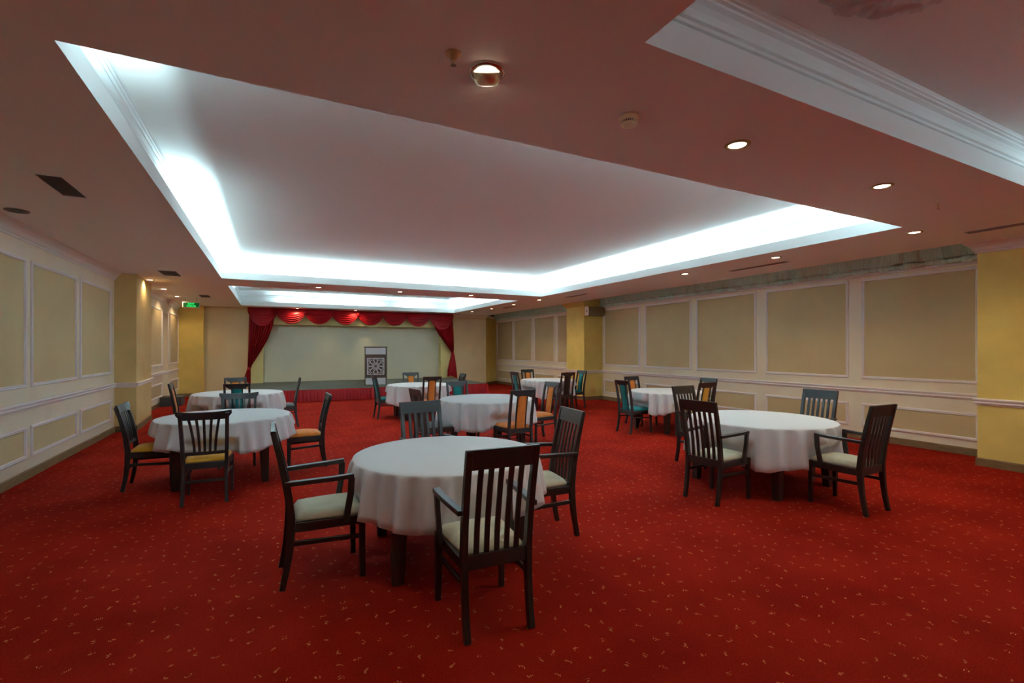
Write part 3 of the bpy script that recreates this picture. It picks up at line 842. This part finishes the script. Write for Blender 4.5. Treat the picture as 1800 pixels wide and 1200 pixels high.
table(-.51, 6.94, .728, .31, 13, 'round table with four thick dark legs among the fan-slatted chairs', 'white cloth on the table among the fan-slatted amber-seated chairs')
table(-.55, 10.45, .75, .33, 14, 'round table beyond the fan-slatted chairs, nearest the low grey box', 'white cloth on the far table between the orange-seated and grey-seated chairs', legd=.40)
table(3.25, 7.38, .77, .40, 15, 'round table in the middle of the hall with orange-padded chairs', 'white cloth on the middle table, touching the chair with the long orange splat')
table(3.10, 10.95, .72, .38, 16, 'round table nearest the stage and lectern', 'white cloth on the table just in front of the stage and lectern', legd=.40)
table(6.72, 11.1, .72, .42, 17, 'farthest round table along the panelled wall, by the far mustard pillar', 'white cloth on the farthest table near the mustard pillar', rotleg=math.radians(-20), legd=.40)
table(7.03, 7.06, .72, .37, 18, 'round table by the panelled wall with the teal-seated chair', 'white cloth on the wall-side table behind the bright teal seat', legd=.40)

# ------------------------------------------------------------------ ceiling fittings
def downlight(x, y, label, r=.076, e=11):
    t = thing('downlight', label, 'ceiling light', (x, y, HC), 0, 'recessed ceiling downlights')
    bm = bmesh.new(); lathe(bm, [(r+.012, -.0005), (r+.013, -.004), (r-.008, -.011), (r-.018, -.004), (r-.018, .0)], 28, cap=False)
    obj('trim_ring', bm, M['olivebrass'], t, smooth=True)
    bm = bmesh.new(); lathe(bm, [(r-.017, -.0035), (r-.022, -.0065), (.002, -.008)], 24)
    obj('lamp', bm, M['bulb'], t, smooth=True)
    spot(x, y, HC-.03, e)
    return t
dl = [(2.96, 2.3, 'recessed downlight on the front beam nearest the smoke detector'),
      (4.86, 2.3, 'recessed downlight in the front ceiling beam nearest the small sprinkler with no ring'),
      (7.15, 3.03, 'recessed downlight just past the near pointed corner of the large lit cove'),
      (7.15, 4.86, 'recessed downlight beside the long vent over the large armchair table'),
      (7.15, 6.72, 'recessed downlight beside the large cove, above the teal-seated chair table'),
      (7.12, 12.28, 'recessed downlight at the far corner of the large lit cove'),
      (7.12, 13.96, 'first recessed downlight beside the small far cove, counting from the large cove'),
      (7.12, 15.71, 'second recessed downlight beside the small far cove, counting from the large cove'),
      (7.0, 17.3, 'third recessed downlight beside the small far cove, nearest the back wall'),
      (-2.28, 12.37, 'warm recessed downlight shining on the side of the mustard pillar'),
      (-2.33, 14.13, 'warm recessed downlight past the pillar, before the first tall wall panel'),
      (-2.33, 15.96, 'warm recessed downlight over the panelled wall, between pillar and lit sign'),
      (-2.33, 17.98, 'warm recessed downlight just behind the hanging green sign'),
      (1.0, 12.1, 'recessed downlight on the beam between the coves, nearest the pillar side'),
      (2.92, 12.08, 'recessed downlight in the middle of the beam between the two coves'),
      (4.84, 12.04, 'recessed downlight on the beam between the coves, nearest the window wall'),
      (.84, 18.76, 'recessed downlight shining on the second red swag'),
      (2.85, 18.76, 'recessed downlight shining on the fourth red swag')]
proto = None
for x, y, lab in dl:
    if proto is None: proto = downlight(x, y, lab)
    else:
        near_wall = x < -2; stage_l = y > 18.5
        o = dup(proto, (x, y, HC), 0, lab, 'recessed ceiling downlights')
        spot(x, y, HC-.03, 14 if near_wall else (18 if stage_l else (19 if x > 7 else 9)), 150)
# unseen downlights added around the near cove and behind the camera for more light
hidlab = ['beside the near cove, first past the near pillar', 'beside the near cove, middle of the window side', 'beside the near cove, last of the window side',
          'behind the near cove, nearest the window wall', 'behind the near cove, middle of three', 'behind the near cove, farthest from the window wall',
          'beside the near cove on the aisle side', 'beside the near cove on the aisle side, towards the rear wall', 'over the aisle by the first wall panels']
hidden = [(7.15, 1.2), (7.15, -.6), (7.15, -2.4), (6.0, -4.2), (3.9, -4.2), (1.8, -4.2), (.2, -.2), (.2, -2.6), (-2.3, -2.5)]
for i, (x, y) in enumerate(hidden):
    dup(proto, (x, y, HC), 0, 'added unseen downlight %s' % hidlab[i], 'recessed ceiling downlights')
    spot(x, y, HC-.03, 14 if x > 1 else 2, 150)
# the tilted eyeball lamp
t = thing('eyeball_downlight', 'tilted chrome eyeball lamp hanging half out of the ceiling beside the large sprinkler', 'ceiling light', (1.01, 2.29, HC)); t.scale = (1.45, 1.45, 1.2)
bm = bmesh.new(); lathe(bm, [(.066, -.0005), (.066, -.006), (.052, -.012), (.046, -.004), (.046, .0)], 32, cap=False); obj('trim_ring', bm, M['chrome'], t, smooth=True)
R_ = Matrix.Rotation(math.radians(38), 4, Vector((.9, -.45, 0)))
bm = bmesh.new(); lathe(bm, [(.046, .0), (.048, -.012), (.047, -.026), (.043, -.038), (.037, -.047), (.033, -.049), (.032, -.045)], 32, cap=False)
for v in bm.verts: v.co = R_ @ v.co
obj('eyeball', bm, M['brass'], t, smooth=True)
bm = bmesh.new(); lathe(bm, [(.033, -.044), (.026, -.050), (.002, -.052)], 24)
for v in bm.verts: v.co = R_ @ v.co
obj('lamp', bm, M['bulb'], t, smooth=True)
spot(1.01, 2.25, HC-.11, 8)

def sprinkler(x, y, label, ring=True):
    t = thing('sprinkler', label, 'sprinkler', (x, y, HC), 0, 'ceiling sprinkler heads')
    if ring:
        bm = bmesh.new(); lathe(bm, [(.040, 0), (.038, -.006), (.026, -.012), (.020, -.022), (.012, -.026)], 24); obj('escutcheon', bm, M['tanplastic'], t, smooth=True)
    bm = bmesh.new(); tubebm(bm, (0, 0, -.004), (0, 0, -.034), .008)
    for s in (-1, 1): bar(bm, [(s*.006, 0, -.03), (s*.013, 0, -.042), (s*.004, 0, -.056)], .003, .004, axis=(0, 1, 0))
    tubebm(bm, (0, 0, -.034), (0, 0, -.055), .0022)
    obj('body', bm, M['brass'], t)
    bm = bmesh.new(); lathe(bm, [(.0145, -.056), (.0145, -.058)], 16); obj('deflector', bm, M['chrome'], t)
sprinkler(.80, 2.22, 'brass sprinkler with a round collar beside the tilted eyeball lamp')
sprinkler(5.94, 2.32, 'small bare sprinkler head over the front beam nearest the mustard pillar', False)
sprinkler(.80, 12.22, 'tiny sprinkler head on the beam between the coves, beside a downlight', False)
sprinkler(1.9, 12.08, 'tiny sprinkler head midway between two downlights on the beam', False)
t = thing('smoke_detector', 'round cream smoke detector on the front ceiling beam', 'smoke detector', (2.0, 2.33, HC)); t.scale = (1.2, 1.2, 1.2)
bm = bmesh.new(); lathe(bm, [(.052, 0), (.052, -.012), (.048, -.022)], 32); obj('base', bm, M['plastic'], t, smooth=True)
bm = bmesh.new()
for k in range(28):
    a = 2*PI*k/28; bar(bm, [(.045*math.cos(a), .045*math.sin(a), -.020), (.040*math.cos(a), .040*math.sin(a), -.038)], .004, .004, axis=(-math.sin(a), math.cos(a), 0))
obj('sensor_grille', bm, M['plastic'], t)
bm = bmesh.new(); lathe(bm, [(.034, -.020), (.034, -.037)], 24); obj('chamber', bm, M['darkmetal'], t)
bm = bmesh.new(); lathe(bm, [(.043, -.036), (.041, -.044), (.025, -.050), (.004, -.051)], 32); obj('cap', bm, M['plastic'], t, smooth=True)

def vent(x0, y0, x1, y1, label, m='ventpaint'):
    cx, cy = (x0+x1)/2, (y0+y1)/2; hx, hy = (x1-x0)/2, (y1-y0)/2
    t = thing('ceiling_vent', label, 'vent', (cx, cy, HC), 0, 'slatted ceiling air vents')
    bm = bmesh.new(); poly(bm, [(-hx, -hy, -.002), (hx, -hy, -.002), (hx, hy, -.002), (-hx, hy, -.002)]); obj('duct', bm, M['darkmetal' if x0 < 0 else 'ductgrey'], t)
    bm = bmesh.new(); mp = lambda u, v, h: (u, v, -h)
    frame_ring(bm, mp, -hx-.022, -hy-.022, hx+.022, hy+.022, [(0, 0), (.003, .006), (.018, .008), (.022, .002)]); obj('frame', bm, M['ceil'], t)
    bm = bmesh.new(); n = max(4, int(2*hx/.014))
    for k in range(n):
        x = -hx+(k+.5)*2*hx/n; bar(bm, [(x-.002, -hy, -.005), (x-.002, hy, -.005)], .002, .007, axis=(1, 0, .6))
    obj('slats', bm, M[m], t)
vent(-1.75, 5.30, -1.58, 5.92, 'slatted ceiling vent nearest the camera, beside the round speaker grille')
vent(-1.88, 10.8, -1.60, 11.5, 'dark square-looking ceiling vent in front of the mustard pillar')
vent(-1.75, 15.2, -1.52, 15.9, 'small dark ceiling vent near the hanging green sign')
vent(7.58, 5.0, 7.72, 6.1, 'long thin ceiling vent between two downlights above the panelled wall')
vent(7.68, 1.6, 7.85, 2.75, 'long thin ceiling vent above the near mustard pillar')
vent(7.35, 10.3, 7.5, 11.3, 'thin ceiling vent at the far corner of the large cove')
vent(7.35, 14.4, 7.5, 15.4, 'thin ceiling vent beside the small far cove')
t = thing('ceiling_speaker', 'round dark speaker grille in the ceiling over the panelled wall', 'speaker', (-2.38, 6.8, HC))
bm = bmesh.new(); lathe(bm, [(.10, 0), (.098, -.006), (.080, -.008)], 36); obj('grille', bm, M['ventpaint'], t, smooth=False)
bm = bmesh.new()
for rr in (.03, .05, .07, .09): lathe(bm, [(rr, -.009), (rr, -.011), (rr+.004, -.011), (rr+.004, -.009)], 32, cap=False)
obj('rings', bm, M['darkmetal'], t)

# ceiling rosette in the near cove
rnd = random.Random(3)
t = thing('ceiling_rosette', 'plaster ceiling rosette with a ragged leafy edge in the near cove', 'ceiling rosette', (2.90, 1.13, HU))
bm = bmesh.new()
lobes = [rnd.uniform(-1, 1) for _ in range(120)]
def ros(u, v):
    th = 2*PI*u; k = u*120; i = int(k) % 120; f = k-int(k); lo = lobes[i]*(1-f)+lobes[(i+1) % 120]*f
    R0 = .487*(1+.025*math.sin(14*th)+.022*lo)
    rr = R0*v
    z = -.030*(1-v**7) - .012*math.sin(v*22)*(.4+.6*v)*(1 if v < .93 else .2) - .014*abs(math.sin(14*th))*v*(1-v**6) - .006*lo*v
    if v > .985: z = -.001
    return Vector((rr*math.cos(th), rr*math.sin(th), min(z, -.001)))
grid(bm, ros, 240, 40, closed=True); obj('relief', bm, M['plaster'], t, smooth=True)

# hanging green sign
t = thing('exit_sign', 'green lit EXIT sign with white frame hanging from the ceiling on two rods', 'sign', (-2.0, 16.0, 2.92), math.radians(-3))
bm = bmesh.new(); box(bm, -.21, -.022, -.175, .21, .022, -.01); obj('housing', bm, M['acwhite'], t, bevel=.006)
bm = bmesh.new(); box(bm, -.188, -.026, -.155, .188, -.0225, -.03); fc = obj('sign_face', bm, M['signgreen'], t)
for s, z, sz, wdt in (('EXIT', -.085, .058, 1.35), ('ÇIKIŞ', -.146, .058, 1.55)):
    cu = bpy.data.curves.new('lettering', 'FONT'); cu.body = s; cu.size = sz; cu.align_x = 'CENTER'; cu.extrude = .001; cu.offset = .0015
    cu.materials.append(M['signtext'])
    tmp = bpy.data.objects.new('tmp', cu); me = bpy.data.meshes.new_from_object(tmp); bpy.data.objects.remove(tmp)
    o = bpy.data.objects.new('lettering', me); C.objects.link(o); o.parent = fc; o.location = (0, -.028, z); o.rotation_euler = (PI/2, 0, 0); o.scale = (wdt, 1, 1)
for s in (-.13, .13):
    bm = bmesh.new(); tubebm(bm, (s, 0, -.01), (s, 0, HC-2.92), .0035); obj('rod', bm, M['darkmetal'], t)

# wall air conditioner on the far pillar
t = thing('air_conditioner', 'aged beige air conditioner high on the far mustard pillar', 'air conditioner', (9.0, 12.15, 2.62))
def acfn(u, v):
    pr = [(-.0, .0), (-.14, .0), (-.19, .04), (-.205, .10), (-.20, .22), (-.18, .27), (-.0, .28)]
    k = v*6; i = min(5, int(k)); f = k-i; y = pr[i][0]*(1-f)+pr[i+1][0]*f; z = pr[i][1]*(1-f)+pr[i+1][1]*f
    return Vector((-.32+.62*u, y, z))
bm = bmesh.new(); grid(bm, acfn, 2, 24); bmesh.ops.holes_fill(bm, edges=bm.edges); obj('casing', bm, M['acbody'], t)
bm = bmesh.new(); box(bm, -.335, -.20, .0, -.32, -.002, .28); obj('end_cap', bm, M['acwhite'], t, bevel=.01)
bm = bmesh.new()
for k in range(5): box(bm, -.30, -.2115, .06+k*.03, .28, -.200, .064+k*.03)
box(bm, -.30, -.17, -.003, .28, -.06, .001)
obj('louvre', bm, M['black'], t)
bm = bmesh.new(); box(bm, -.338, -.13, .10, -.3345, -.10, .17); obj('slot', bm, M['black'], t)

# low grey box by the recess
t = thing('step_box', 'low dark grey box on the carpet against the panelled wall, below the green sign', 'box', (-2.48, 16.3, 0))
bm = bmesh.new(); box(bm, -.24, -.30, 0, .24, .30, .235); obj('body', bm, M['greybox'], t, bevel=.008)
bm = bmesh.new(); box(bm, -.25, -.31, .235, .25, .31, .255); obj('lid', bm, M['greybox'], t, bevel=.004)
# wall socket near the box
t = thing('wall_socket', 'small white socket on the panelled wall above the low grey box', 'socket', (XW, 17.75, .42))
bm = bmesh.new(); box(bm, 0, -.04, -.04, .012, .04, .04); obj('plate', bm, M['acwhite'], t, bevel=.003)
bm = bmesh.new(); box(bm, .012, -.02, -.02, .014, .02, .02); obj('outlet', bm, M['black'], t)
